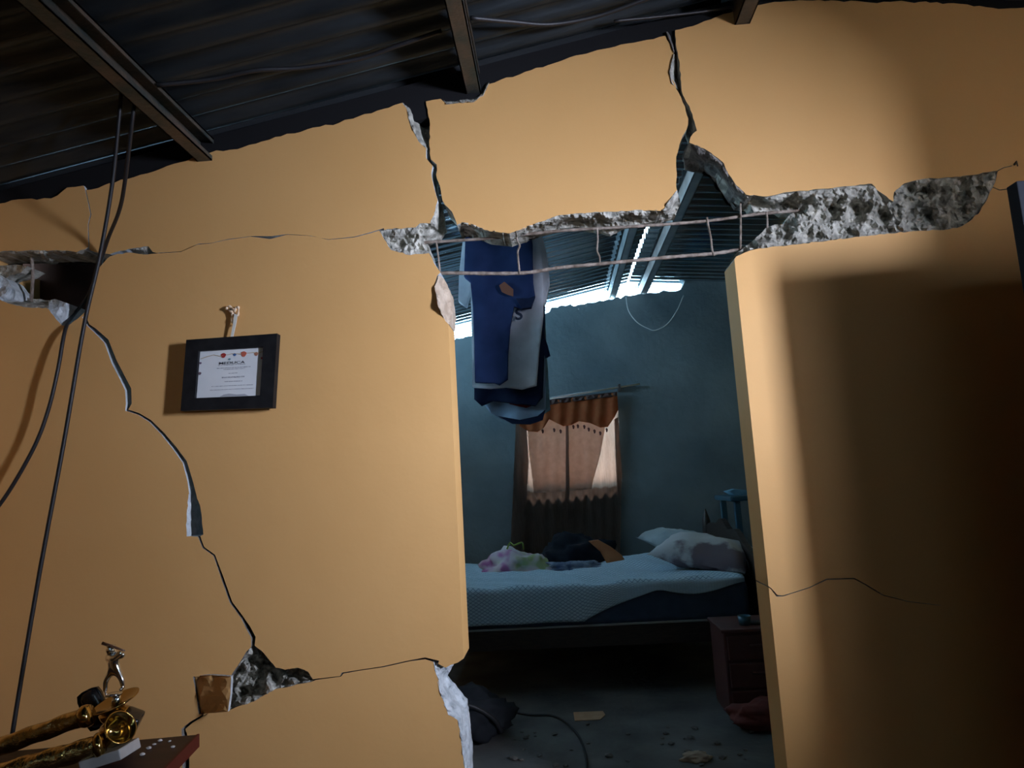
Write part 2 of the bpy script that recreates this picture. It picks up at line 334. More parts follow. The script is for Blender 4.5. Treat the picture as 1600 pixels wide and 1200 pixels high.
# ------------------------------------------------------------------ room shell
def struct(name, mb, mat, label): return tag(mb.build(name, mat), label, kind='structure')
struct('floor', MB().box((-2.1, -4.6, -.1), (2.15, 3.7, 0)), FLOOR, 'dusty grey cement floor with dirt and debris')
BY = 3.5
struct('wall_left', MB().box((-2.12, -4.6, 0), (-1.98, .2, 2.34)).box((-2.12, .2, 0), (-1.98, BY+.12, 2.10)), PAINT, 'orange side wall at the left')
struct('wall_behind', MB().box((-2.1, -4.7, 0), (2.15, -4.55, 2.3)).box((-1.0, -4.7, 2.3), (2.15, -4.55, 2.5)), PAINT, 'orange wall behind the viewer')
mb = MB()
for a, b in (((2.0, -4.6, 0), (2.12, BY+.12, 1.40)), ((2.0, -4.6, 2.02), (2.12, BY+.12, 2.69)), ((2.0, -4.6, 1.40), (2.12, -2.1, 2.02)), ((2.0, -1.64, 1.40), (2.12, BY+.12, 2.02))): mb.box(a, b)
struct('wall_right', mb, PAINT, 'orange side wall with a narrow window')
sh = empty('window_2', 'narrow window of the right wall with an added leaf that blocks part of its light', kind='structure')
v = [Vector((1.99, -2.09)), Vector((1.45, -1.56))]; nn = Vector((.02, .02))
P = [v[0]-nn, v[1]-nn, v[1]+nn, v[0]+nn]
MB().add([(p.x, p.y, 1.38) for p in P]+[(p.x, p.y, 2.04) for p in P], [(0, 1, 2, 3), (7, 6, 5, 4), (0, 1, 5, 4), (1, 2, 6, 5), (2, 3, 7, 6), (3, 0, 4, 7)]).build('light_blocking_leaf', STEEL, sh)  # unseen leaf added to dim the daylight reaching the wall's left side
# rear wall of the bedroom: ragged top, window opening
bt = [W(q[0], q[1], BY) for q in jag([(640, 549), (700, 535), (735, 525), (800, 506), (850, 491), (862, 480), (905, 476), (950, 468), (1000, 459), (1030, 457), (1064, 452), (1070, 438), (1110, 428), (1180, 424), (1260, 424)], 7, 2.2, 31)]
wx0, wx1, wz0, wz1 = -.255, .515, 1.168, 1.83
bo = [(-1.98, 0), (-1.98, bt[0].z-.12)]+[(p.x, p.z) for p in bt]+[(2.0, bt[-1].z), (2.0, 0)]
hole = [(wx0, wz0), (wx1, wz0), (wx1, wz1), (wx0, wz1)]
p2, t2 = cdt([bo, hole], [(x*.3-1.8, .2+z*.3) for x in range(13) for z in range(8)])
t2 = [t for t in t2 if inpoly(sum(p2[i][0] for i in t)/3, sum(p2[i][1] for i in t)/3, bo) and not inpoly(sum(p2[i][0] for i in t)/3, sum(p2[i][1] for i in t)/3, hole)]
n = len(p2); V = [(p[0], BY, p[1]) for p in p2]+[(p[0], BY+.12, p[1]) for p in p2]
f = [tuple(t) for t in t2]+[tuple(n+i for i in t) for t in t2]+[(a, b, n+b, n+a) for a, b in boundary(t2)]
tag(mk('wall_rear', V, f, GREYW), 'bare grey rendered rear wall of the bedroom, open under the eave', kind='structure')
win = empty('window_1', 'open barred window behind the brown curtain', kind='structure')
MB().box((wx0, BY+.02, wz0-.0), (wx1, BY+.1, wz0+.02)).build('window_sill', GREYW, win)
for i in range(6):
    x = wx0+(wx1-wx0)*(i+.5)/6
    MB().tube([(x, BY+.08, wz0), (x, BY+.08, wz1)], .005, 6).build('window_bar', STEEL, win)
for z in (1.33, 1.56): MB().tube([(wx0, BY+.085, z), (wx1, BY+.085, z)], .005, 6).build('window_bar', STEEL, win)
# pale block wall across the yard
BLK = M('pale_pink_block', (.76, .68, .63), (.82, .75, .70), 5, .9, bump=.4)
yard = empty('wall_yard', 'pale pink block wall across the yard outside the window', kind='structure')
for r in range(9):
    for k in range(7):
        x0 = -1.25+k*.41-(.2 if r % 2 else 0)
        MB().box((x0, 5.0, .5+r*.2), (x0+.4, 5.15, .5+r*.2+.19), bev=.004).build('block', BLK, yard)
# roof
roof = empty('ceiling', 'corrugated metal roof sheets over both rooms', kind='structure')
PITCH = .1; SW = 8
def roof_mesh(x0, x1):
    v = []; f = []; nx = 6; ny = SW*8+4
    for j in range(ny+1):
        yy = j*PITCH/8; zz = .015*math.cos(2*math.pi*yy/PITCH)
        for i in range(nx+1):
            x = x0+(x1-x0)*i/nx; v.append((x, yy, roof_z(x)+zz))
    for j in range(ny):
        for i in range(nx): a = j*(nx+1)+i; f.append((a, a+1, a+nx+2, a+nx+1))
    return v, f
rnd = random.Random(4)
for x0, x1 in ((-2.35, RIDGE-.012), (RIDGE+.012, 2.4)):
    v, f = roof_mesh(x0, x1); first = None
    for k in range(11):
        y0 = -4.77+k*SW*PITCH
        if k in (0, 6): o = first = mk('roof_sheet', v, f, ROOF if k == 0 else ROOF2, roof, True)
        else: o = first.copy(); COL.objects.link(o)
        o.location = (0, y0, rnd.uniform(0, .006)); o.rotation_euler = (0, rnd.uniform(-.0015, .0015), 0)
v = []; f = []
for j in range(2):
    for x, z in ((RIDGE-.16, roof_z(RIDGE-.16)+.02), (RIDGE, roof_z(RIDGE)+.035), (RIDGE+.16, roof_z(RIDGE+.16)+.02)): v.append((x, (-4.9, 1.0)[j], z))
mk('ridge_cap', v, [(0, 1, 4, 3), (1, 2, 5, 4)], ROOF, roof)
# purlins
def purlin(x, y0, y1, mat, label, end=None):
    z1 = roof_z(x)-.014; s = .1; w = .052; t = .004
    root = empty('roof_purlin', label, 'beam', 'steel roof purlins'); sl = .18 if x < RIDGE else -.1
    m = MB()
    def b(xa, xb, za, zb): m.box((x+xa, y0, z1+za), (x+xb, y1, z1+zb))
    b(-w/2, w/2, -s, -s+t); b(-w/2, -w/2+t, -s, -.012); b(-w/2, w/2, -.018, -.012); b(w/2-t, w/2, -.03, -.012); b(w/2-t, w/2, -s, -s+.018)
    m.build('channel', mat, root)
    if end:
        MB().box((x-w/2-.002, end-.09, z1-s-.003), (x+w/2+.002, end+.01, z1-s+.03)).build('painted_end', M('cream_paint_splash', (.75, .55, .32), rough=.6), root)
    return root
purlin(-1.165, -4.5, .1, STEEL, 'rusty steel purlin crossing the ceiling above the hanging cables', -.0)
purlin(-.205, -4.5, .1, STEEL, 'steel purlin resting on the wall above the hanging wall block', -.0)
purlin(.735, -4.5, .1, STEEL, 'short visible end of steel purlin at the top right of the wall', -.0)
purlin(.56, .3, 3.75, GALV, 'galvanised bedroom purlin left of the bright roof slit')
purlin(.82, .3, 3.75, GALV, 'galvanised bedroom purlin right of the bright roof slit')

# ------------------------------------------------------------------ exposed reinforcement
cage = empty('rebar_cage', 'rusty reinforcing bars and ties spanning the broken lintel', 'rebar')
rb = random.Random(3)
def bar(P, r, Y, name, mat=RUST):
    q = smooth_path([W(p[0], p[1], Y)+Vector((0, rb.uniform(-.004, .004), rb.uniform(-.002, .002))) for p in P], 10)
    return MB().tube(q, [r*(1+.12*math.sin(i*2.2)) for i in range(len(q))], 7).build(name, mat, cage, True)
bar([(640, 381), (669, 379), (770, 371), (875, 362), (987, 354), (1100, 345), (1195, 333), (1290, 326)], .0055, .07, 'long_bar')
bar([(680, 429), (702, 427), (811, 426), (875, 418), (935, 412), (1050, 401), (1112, 397), (1161, 390), (1200, 386)], .0065, .07, 'long_bar')
for a in ([(806, 364), (808, 375), (812, 384), (809, 392), (810, 408), (812, 428)], [(933, 358), (934, 375), (933, 392), (937, 402), (937, 413)], [(1105, 340), (1107, 352), (1111, 372), (1113, 390), (1116, 399)], [(1157, 308), (1157, 340), (1157, 370), (1157, 392)], [(1198, 330), (1199, 343), (1199, 356)], [(681, 376), (684, 395), (686, 410), (688, 430)]):
    bar(a, .0035, .066, 'stirrup')
bar([(50, 402), (51, 430), (50, 472)], .006, .07, 'stirrup')

# ------------------------------------------------------------------ cables
def cable(name, P, r, label, cat='cable', mat=BLACK, group=None):
    q = smooth_path([p if isinstance(p, Vector) else W(*p) for p in P], 8)
    return tag(MB().tube(q, r, 8).build(name, mat, None, True), label, cat, group)
cable('hanging_cable', [(190, 140, -.36), (186, 185, -.34), (175, 290, -.33), (156, 400, -.33), (131, 510, -.33), (100, 690, -.34), (60, 905, -.35), (22, 1130, -.36), (8, 1230, -.36), (0, 1340, -.36)], .0058, 'straight black cable hanging from the roof to the trophies')
cable('hanging_cable', [(212, 150, -.34), (207, 185, -.33), (195, 285, -.22), (186, 330, -.14), (168, 375, -.05), (152, 425, .02), (136, 465, .08), (115, 492, .06), (102, 515, -.03), (90, 580, -.06), (74, 645, -.06), (50, 705, -.06), (0, 788, -.06), (-60, 855, -.06)], .0062, 'black cable that dips through the hole and sags to the left edge')
def RW(px, py, off=.05):
    d = ray(px, py); t = .0004
    for _ in range(20000):
        P = CAM+d*t
        if P.z >= roof_z(P.x)-off: return P
        t += .000004
    return P
cable('roof_wire', [RW(*p) for p in ((245, 133), (330, 124), (400, 110), (470, 106), (560, 92), (620, 72), (690, 48))], .007, 'thin black wire running along the roof between the two purlins', 'wire')
cable('roof_wire', [RW(*p) for p in ((736, 28), (800, 34), (860, 38), (930, 26), (1000, 2), (1040, -14))], .007, 'thin black wire on the roof right of the middle purlin', 'wire')
cable('roof_wire', [RW(*p) for p in ((960, 33), (1030, 26), (1100, 18), (1175, 6))], .005, 'fine wire along the roof just above the wall top', 'wire')
cable('loose_wire', [(978, 464, 3.3), (982, 485, 3.3), (995, 503, 3.3), (1012, 513, 3.3), (1024, 516, 3.3), (1042, 507, 3.3), (1058, 485, 3.3), (1068, 462, 3.35)], .004, 'pale loop of wire drooping from the bedroom purlin', 'wire', M('pale_wire', (.55, .6, .62), rough=.5))

# ------------------------------------------------------------------ framed certificate
fr = empty('picture_frame', 'black framed certificate hanging on the orange wall', 'frame')
FB = M('black_frame_wood', (.006, .006, .007), (.012, .012, .013), 30, .6, spec=.2)
PAPER = M('certificate_paper', (.60, .62, .62), (.70, .71, .70), 7, .5)
INK = M('dark_ink', (.05, .055, .07), rough=.7)
c00, c10, c11, c01 = (W(p[0], p[1], -.055) for p in ((291, 531), (433, 521), (426, 637), (282, 642)))
def fp(u, v, d=0): 
    p = (c00*(1-u)+c10*u)*(1-v)+(c01*(1-u)+c11*u)*v; return Vector((p.x, p.y+d, p.z))
u0, u1, v0, v1 = .145, .855, .17, .83
def slab(P, d0, d1):                          # quad in frame coordinates, given thickness
    m = MB(); a = [fp(u, v, d0) for u, v in P]; b = [fp(u, v, d1) for u, v in P]; n = len(P)
    return m.add(a+b, [tuple(range(n)), tuple(range(2*n-1, n-1, -1))]+[(i, (i+1) % n, n+(i+1) % n, n+i) for i in range(n)])
for P in ([(0, 0), (1, 0), (u1, v0), (u0, v0)], [(1, 0), (1, 1), (u1, v1), (u1, v0)], [(1, 1), (0, 1), (u0, v1), (u1, v1)], [(0, 1), (0, 0), (u0, v0), (u0, v1)]):
    slab(P, 0, .028).build('frame_rail', FB, fr)
paper = slab([(u0-.01, v0-.01), (u1+.01, v0-.01), (u1+.01, v1+.01), (u0-.01, v1+.01)], .012, .018).build('certificate', PAPER, fr)
def pu(u, v): return (u0+(u1-u0)*u, v0+(v1-v0)*v)
def ink(u, v, w, h, mat=INK, name='print_line'):
    a = [pu(u, v), pu(u+w, v), pu(u+w, v+h), pu(u, v+h)]; return slab(a, .0108, .0122).build(name, mat, paper)
for u, v, w, h in ((.30, .318, .42, .012), (.28, .375, .53, .015), (.385, .408, .34, .012), (.47, .495, .14, .012), (.37, .57, .35, .026), (.41, .665, .28, .014), (.22, .755, .64, .012), (.20, .83, .68, .012)):
    m_ = M('ink_line', (.22, .23, .25), (.48, .49, .5), 260, .7, lo=.4, hi=.6); ink(u, v, w, h, m_)
def text_mesh(s, mat, parent, name, fn, size=1, bold=.006):
    cu = bpy.data.curves.new(name, 'FONT'); cu.body = s; cu.size = size; cu.extrude = 0; cu.align_x = 'CENTER'; cu.resolution_u = 4; cu.offset = bold
    o = bpy.data.objects.new(name, cu); COL.objects.link(o)
    dg = bpy.context.evaluated_depsgraph_get(); me = bpy.data.meshes.new_from_object(o.evaluated_get(dg))
    bpy.data.objects.remove(o)
    for v in me.vertices: v.co = fn(v.co.x, v.co.y)
    me.materials.clear(); me.materials.append(mat)
    t = bpy.data.objects.new(name, me); COL.objects.link(t); t.parent = parent; return t
text_mesh('MEDUCA', INK, paper, 'lettering', lambda x, y: fp(*pu(.51+x*.098, .305-y*.075), .0106))
RED = M('certificate_red', (.30, .02, .02), rough=.6); BLU = M('certificate_blue', (.04, .10, .25), rough=.6); GOLDL = M('certificate_ochre', (.45, .33, .16), rough=.6)
def disc(u, v, r, mat, k=14):
    return slab([pu(u+r*math.cos(2*math.pi*i/k)*(.85+.15*math.sin(5*i)), v+1.15*r*math.sin(2*math.pi*i/k)) for i in range(k)], .0106, .0122).build('emblem', mat, paper)
disc(.37, .115, .045, RED); disc(.545, .112, .026, BLU); disc(.685, .112, .05, M('certificate_coral', (.42, .10, .06), rough=.6)); disc(.88, .125, .035, M('certificate_brown', (.3, .13, .08), rough=.6)); disc(.97, .22, .02, RED); disc(.02, .47, .028, M('certificate_plum', (.12, .08, .1), rough=.6)); disc(.02, .25, .02, M('certificate_plum_dark', (.12, .08, .14), rough=.6))
disc(.47, .205, .02, M('certificate_teal', (.12, .22, .26), rough=.6))
for P in ([(0.02, .16), (.12, .12), (.22, .09), (.32, .13), (.37, .115)], [(.42, .11), (.5, .09), (.6, .10), (.64, .11)], [(.74, .10), (.83, .09), (.9, .11), (1, .08)]):
    MB().tube([fp(*pu(u, v), .0112) for u, v in P], .0009, 5).build('garland', GOLDL, paper)
slab([pu(.36, .985), pu(.42, .94), pu(.5, .925), pu(.62, .95), pu(.74, .945), pu(.8, .985)], .0106, .0122).build('seal_smudge', M('seal_grey', (.35, .36, .38), rough=.6), paper)
mbk = slab([(.03, .03), (.97, .03), (.97, .97), (.03, .97)], .026, .05).build('backing', FB, fr)
RIB = M('peach_ribbon', (.62, .42, .24), (.72, .55, .38), 40, .6)
sheet('ribbon', [(360, 527), (364, 526), (369, 505), (371, 492), (366, 490), (364, 506)], M('pale_ribbon', (.62, .60, .52), rough=.6), fr, -.03, 4, thick=.002)
hk = empty('wall_hook', 'peach bow-shaped wall hook above the certificate', 'hook')
c = W(362, 484, -.02)
for P in ([(364, 488), (356, 484), (354, 480), (360, 479), (366, 484)], [(366, 488), (370, 479), (373, 483), (371, 493), (366, 492)], [(364, 488), (362, 496), (364, 505), (366, 508)]):
    MB().tube(smooth_path([W(p[0], p[1], -.022) for p in P], 5), [.0035+.002*math.sin(i) for i in range(5*(len(P)-1)+1)], 7).build('loop', RIB, hk, True)
MB().tube([(c.x, 0, c.z), (c.x, -.03, c.z)], .003, 8).build('nail', STEEL, hk)
nl = W(1585, 257)
tag(MB().tube([(nl.x, 0, nl.z), (nl.x, -.004, nl.z)], .0035, 8).tube([(nl.x, -.004, nl.z+.003), (nl.x, -.012, nl.z+.006), (nl.x, -.014, nl.z-.012)], .002, 6).build('wall_nail', STEEL), 'small dark nail in the orange wall at the right edge', 'nail')

# ------------------------------------------------------------------ clothes hanging in the bedroom
def fold(ax, fx, ay=0, fy=0, ph=0): return lambda x, y: ax*math.sin(x*fx+ph+.6*math.sin(y*.02))+ay*math.sin(y*fy+x*.03)
def fabric(name, col, col2=None, tr=0): return M(name, col, col2 or tuple(min(1, c*1.25+.004) for c in col), 9, .9, bump=.3, bscale=220, spec=.1, bdist=.002, transl=tr)
WHITE = fabric('white_jersey_knit', (.74, .76, .80), None, .5); NAVY = fabric('navy_cotton', (.014, .028, .085)); NAVY2 = fabric('dark_navy_cotton', (.008, .014, .04)); SKY = fabric('light_blue_cotton', (.30, .42, .56)); TEAL = fabric('teal_cotton', (.20, .33, .38)); REDF = fabric('red_cotton', (.17, .012, .016))
HY = 1.22
def hang(fn=None): return lambda x, y: -(x-790)*.0015+(fn(x, y) if fn else 0)
j = empty('hanging_jersey', 'white football jersey with dark letter S hanging from the bedroom roof', 'shirt', 'clothes hung in the doorway')
sheet('torso', [(741, 340), (775, 330), (830, 335), (842, 360), (848, 420), (849, 490), (843, 540), (838, 601), (815, 607), (790, 604), (765, 606), (738, 604), (738, 560), (736, 480), (733, 400)], WHITE, j, HY, 7, .006, .03, .05, fold=hang(fold(.008, .11)), smooth=True)
sheet('sleeve', [(735, 335), (738, 400), (736, 448), (728, 478), (716, 470), (717, 430), (722, 385), (726, 350)], WHITE, j, HY+.03, 6, .008, .05, .06, fold=hang(fold(.008, .2)), smooth=True)
sheet('sleeve', [(832, 335), (846, 362), (856, 405), (859, 440), (853, 470), (844, 480), (838, 430), (832, 380)], WHITE, j, HY+.03, 6, .008, .05, .06, fold=hang(fold(.008, .2)), smooth=True)
INKN = M('navy_print', (.008, .012, .04), rough=.7)
s0 = W(811, 499, HY-.066)
text_mesh('S', INKN, j, 'letter', lambda x, y: (s0.x+x*.085, HY-.066-.475*x*.085, s0.z+y*.08), bold=.03)
nv = empty('hanging_trousers', 'navy blue garment hung over the front of the white jersey', 'trousers', 'clothes hung in the doorway')
sheet('leg', [(728, 350), (735, 335), (800, 332), (826, 340), (832, 380), (833, 440), (836, 462), (830, 480), (814, 482), (803, 478), (797, 510), (794, 550), (793, 592), (780, 601), (772, 598), (758, 598), (742, 597), (741, 540), (739, 480), (735, 440), (725, 432), (726, 400)], NAVY, nv, HY-.05, 6, .008, .03, .035, fold=hang(fold(.009, .09, .003, .04)), smooth=True)
pk = sheet('pocket_patch', [(780, 446), (788, 440), (802, 452), (802, 463), (792, 460), (784, 456)], M('rust_brown_patch', (.16, .06, .03), rough=.8), nv, HY-.068, 5, thick=.004, fold=hang()); pk['label'] = 'rust-brown patch'
sheet('cuff', [(806, 466), (826, 466), (836, 462), (830, 480), (816, 482)], NAVY2, nv, HY-.07, 5, .004, .05, .02, fold=hang())
d = empty('hanging_shirt', 'dark navy shirt hem showing just below the white jersey', 'shirt', 'clothes hung in the doorway')
sheet('torso', [(742, 350), (840, 350), (852, 480), (850, 560), (848, 620), (836, 634), (800, 630), (770, 626), (752, 634), (741, 624)], NAVY2, d, HY+.12, 8, .008, .03, .03, fold=hang(fold(.01, .1)), smooth=True)
sheet('collar_tab', [(846, 515), (856, 540), (860, 556), (852, 560), (848, 545)], NAVY2, d, HY+.10, 5, thick=.01, fold=hang())
b_ = empty('hanging_shirt', 'light blue shirt with rounded hem, lowest of the hanging clothes', 'shirt', 'clothes hung in the doorway')
sheet('torso', [(752, 420), (842, 420), (852, 560), (853, 640), (836, 654), (812, 660), (786, 656), (766, 645), (752, 626)], SKY, b_, HY+.2, 7, .01, .03, .03, fold=hang(fold(.014, .13)), smooth=True)
sheet('hem', [(778, 650), (812, 656), (840, 650), (852, 640), (848, 656), (828, 663), (800, 662)], NAVY2, b_, HY+.185, 6, .004, .03, .02, fold=hang())
rs = empty('hanging_shirt', 'red shirt peeping out between the hanging blue clothes', 'shirt', 'clothes hung in the doorway')
sheet('torso', [(790, 420), (846, 420), (850, 500), (852, 535), (846, 548), (838, 600), (832, 633), (822, 637), (796, 631), (790, 620)], REDF, rs, HY+.16, 8, .006, .03, .02, smooth=True, fold=hang())
t_ = empty('hanging_shirt', 'pale teal shirt at the right rear of the hanging clothes', 'shirt', 'clothes hung in the doorway')
sheet('torso', [(826, 440), (846, 440), (852, 500), (855, 560), (858, 610), (860, 640), (850, 646), (838, 640), (830, 600)], TEAL, t_, HY+.24, 7, .008, .03, .03, fold=hang(fold(.012, .2)), smooth=True)
# pole the clothes hang on
pp = W(790, 330, HY+.08)
tag(MB().tube([(-.62, pp.y, roof_z(-.62)-.03), (.1, pp.y, roof_z(.1)-.03)], .009, 8).build('clothes_pole', STEEL), 'thin pole under the roof carrying the hanging clothes', 'pole')

# ------------------------------------------------------------------ curtain
CY = BY-.03
CURT = M('brown_sheer_curtain', (.34, .275, .24), (.40, .33, .29), 20, .9, transl=.85, spec=.05, stretch=(6, 1, .6))
CURT2 = M('rust_brown_valance', (.42, .12, .045), (.50, .17, .07), 12, .85, transl=.4, spec=.1)
MUSL = M('tan_sheer_lining', (.60, .50, .44), (.68, .58, .52), 24, .9, transl=.8, spec=.05)
cu = empty('window_curtain', 'brown sheer curtain with scalloped valance on the rear window', 'curtain')
sheet('main_panel', [(810, 640), (850, 636), (900, 628), (965, 620), (968, 680), (971, 760), (970, 840), (968, 872), (900, 880), (840, 880), (797, 872), (802, 790), (806, 700)], CURT, cu, CY, 5, fold=fold(.007, .42, .002, .03), thick=.002, smooth=True)
sheet('lining_panel', [(824, 650), (850, 640), (900, 632), (944, 630), (945, 672), (938, 710), (926, 754), (925, 764), (880, 768), (834, 770), (832, 750), (826, 700)], MUSL, cu, CY-.020, 5, fold=fold(.005, .36, .002, .03), thick=.002, smooth=True)
for P in ([(806, 660), (822, 660), (826, 720), (822, 800), (820, 872), (797, 872), (802, 760)], [(960, 655), (966, 652), (972, 740), (970, 790), (966, 790), (962, 720)], [(884, 650), (888, 650), (890, 760), (886, 860), (878, 860), (884, 760)]):
    sheet('side_drape', P, CURT, cu, CY-.034, 5, fold=fold(.005, .5), thick=.004, smooth=True)
val = sheet('valance', [(806, 642), (830, 634), (862, 624), (900, 620), (964, 612), (966, 640), (960, 652), (950, 667), (938, 668), (922, 661), (905, 658), (893, 664), (880, 666), (868, 660), (858, 655), (850, 668), (840, 675), (826, 674), (812, 666)], CURT2, cu, CY-.06, 4, fold=fold(.010, .3, .002, .1), thick=.003, smooth=True)
sheet('valance_trim', [(806, 642), (862, 624), (964, 612), (964, 619), (900, 627), (862, 632), (808, 650)], M('dark_brown_trim', (.07, .035, .03), rough=.9), cu, CY-.068, 4, fold=fold(.008, .6), thick=.003)
for k, (x, y) in enumerate(((848, 674), (866, 672), (876, 674), (896, 667), (903, 666), (913, 667), (920, 671), (929, 674), (938, 677), (948, 672))):
    sheet('embroidered_sprig', [(x-2.2, y-2), (x, y-3.4), (x+2, y-1), (x+1.2, y+3), (x-.8, y+3.4)], M('sprig_brown', (.09, .05, .05), rough=.9), cu, CY-.042, 4, thick=.002)
rod = empty('curtain_rod', 'thin metal rod holding the brown curtain', 'rod')
MB().tube([W(800, 633, CY-.045), W(865, 621, CY-.045), W(1000, 600, CY-.045)], .008, 10).build('rod', M('dull_rod_metal', (.55, .58, .6), rough=.35, metal=.7), rod, True)
for q in ((968, 604), (810, 631)):
    w_ = W(q[0], q[1], CY-.045)
    MB().box((w_.x-.008, w_.y-.014, w_.z-.035), (w_.x+.008, BY-.001, w_.z+.02)).build('bracket', M('bracket_brown', (.06, .04, .035), rough=.7), rod)

# ------------------------------------------------------------------ bed
DW = M('dark_stained_wood', (.018, .012, .010), (.04, .026, .02), 14, .5, stretch=(1, 1, 8))
bed = empty('bed', 'low dark wooden bed with carved headboard against the rear wall', 'bed')
bx0, bx1, by0, by1 = -.95, 1.06, 1.92, 3.28
for a, b in (((bx0, by0, .26), (bx1, by0+.03, .37)), ((bx0, by1-.03, .26), (bx1, by1, .37))): MB().box(a, b, bev=.004).build('side_rail', DW, bed)
for k in range(8):
    x = bx0+.1+k*.26; MB().box((x, by0+.03, .345), (x+.09, by1-.03, .367)).build('slat', DW, bed)
for x in (bx0+.03, bx1-.03):
    for y in (by0+.03, by1-.03): MB().box((x-.03, y-.03, 0), (x+.03, y+.03, .26)).build('leg', DW, bed)
hx = 1.10                                      # headboard stands across the right end
prof = []
for i in range(25):
    t = i/24; y = by1+.02+(by0-.1-by1)*t; z = .80-.10*t+.10*math.sin(math.pi*min(1, t*1.15))*(1+.25*math.sin(t*22))
    prof.append((y, z))
V = [(hx, y, z) for y, z in prof]+[(hx, y, .3) for y, z in prof]; n = 25; V += [(x+.035, y, z) for x, y, z in V]
f = []
for i in range(24): f += [(i, i+1, n+i+1, n+i), (2*n+i, 2*n+i+1, 3*n+i+1, 3*n+i), (i, i+1, 2*n+i+1, 2*n+i), (n+i, n+i+1, 3*n+i+1, 3*n+i)]
f += [(0, n, 3*n, 2*n), (n-1, 2*n-1, 4*n-1, 3*n-1)]
hb = mk('headboard', V, f, DW, bed)
for k in range(5):
    y = by1-.2-k*.24; MB().lathe([(.0, 0), (.05, .004), (.06, .012), (.03, .02), (0, .022)], 14, Matrix.Translation((hx, y, .62)) @ Matrix.Rotation(-math.pi/2, 4, 'Y')).build('carved_rosette', DW, hb, True)
for y in (by1+.02, by0-.08):
    MB().lathe([(.0, 0), (.032, 0), (.032, .62), (.04, .64), (.026, .68), (.036, .74), (.03, .84), (.012, .90), (.005, .925), (0, .93)], 14, Matrix.Translation((hx+.01, y, 0))).build('post', DW, bed, True)
mat_b = M('blue_mattress_ticking', (.035, .06, .11), (.05, .08, .14), 18, .8)
mt = empty('mattress', 'dark blue mattress lying on the bed', 'mattress')
MB().box((bx0+.01, by0-.0, .37), (bx1-.02, by1-.01, .585), bev=.04).build('body', mat_b, mt, True)
MB().box((bx0+.02, by0-.006, .372), (bx1-.03, by0+.01, .382), bev=.002).build('piping', M('pale_piping', (.32, .34, .34), rough=.8), mt)
# patterned bedspread, draped over the front edge
SHEET = bpy.data.materials.new('blue_lattice_bedspread'); SHEET.use_nodes = True
nt = SHEET.node_tree; N = nt.nodes; L = nt.links; b = N['Principled BSDF']; b.inputs['Roughness'].default_value = .9; b.inputs['Specular IOR Level'].default_value = .1
uv = N.new('ShaderNodeUVMap'); mp = N.new('ShaderNodeMapping'); mp.inputs['Scale'].default_value = (44, 44, 44); mp.inputs['Rotation'].default_value = (0, 0, .785)
ck = N.new('ShaderNodeTexBrick'); ck.inputs['Color1'].default_value = (.46, .62, .72, 1); ck.inputs['Color2'].default_value = (.52, .68, .78, 1); ck.inputs['Mortar'].default_value = (.20, .30, .42, 1); ck.inputs['Scale'].default_value = 1; ck.inputs['Mortar Size'].default_value = .09; ck.inputs['Brick Width'].default_value = 1; ck.inputs['Row Height'].default_value = 1; ck.offset = 0
L.new(uv.outputs[0], mp.inputs['Vector']); L.new(mp.outputs[0], ck.inputs['Vector']); L.new(ck.outputs[0], b.inputs['Base Color'])
nx, ny = 90, 60; V = []; UV = []; f = []
for jy in range(ny+1):
    s = jy/ny*1.62
    for i in range(nx+1):
        x = bx0+.005+(bx1-bx0-.05)*i/nx; top_z = .610
        hang = .20 if x < .1 else .20-.19*min(1, (x-.1)/.55)**.8
        hang = max(.05, hang)
        if x > .55: hang += .03*math.sin((x-.55)*9)
        L_top = 1.30
        if s < L_top:
            y = by1-.02-s*(by1-.02-by0)/L_top; z = top_z
            z += .02*noise.noise(Vector((x*3, y*3, 1)))+.006*math.sin(x*20+y*26+3*noise.noise(Vector((x*2, y*2, 0))))
            z += .05*math.exp(-((x-.55)**2/.05+(y-2.75)**2/.06))
        else:
            q = (s-L_top)/(1.62-L_top); y = by0-.006-.012*math.sin(min(1, q*3)*math.pi/2)-.008*math.sin(x*17)*q; z = top_z-q*hang-.004
        V.append((x, y, z)); UV.append((x, s))
for jy in range(ny):
    for i in range(nx): a = jy*(nx+1)+i; f.append((a, a+1, a+nx+2, a+nx+1))
o = mk('bedspread', V, f, SHEET, None, True); lay = o.data.uv_layers.new(name='UVMap')
for lp in o.data.loops: lay.data[lp.index].uv = UV[lp.vertex_index]
sm = o.modifiers.new('thickness', 'SOLIDIFY'); sm.thickness = .005; sm.offset = 1
tag(o, 'light blue lattice-patterned bedspread draped over the mattress edge', 'bedspread')

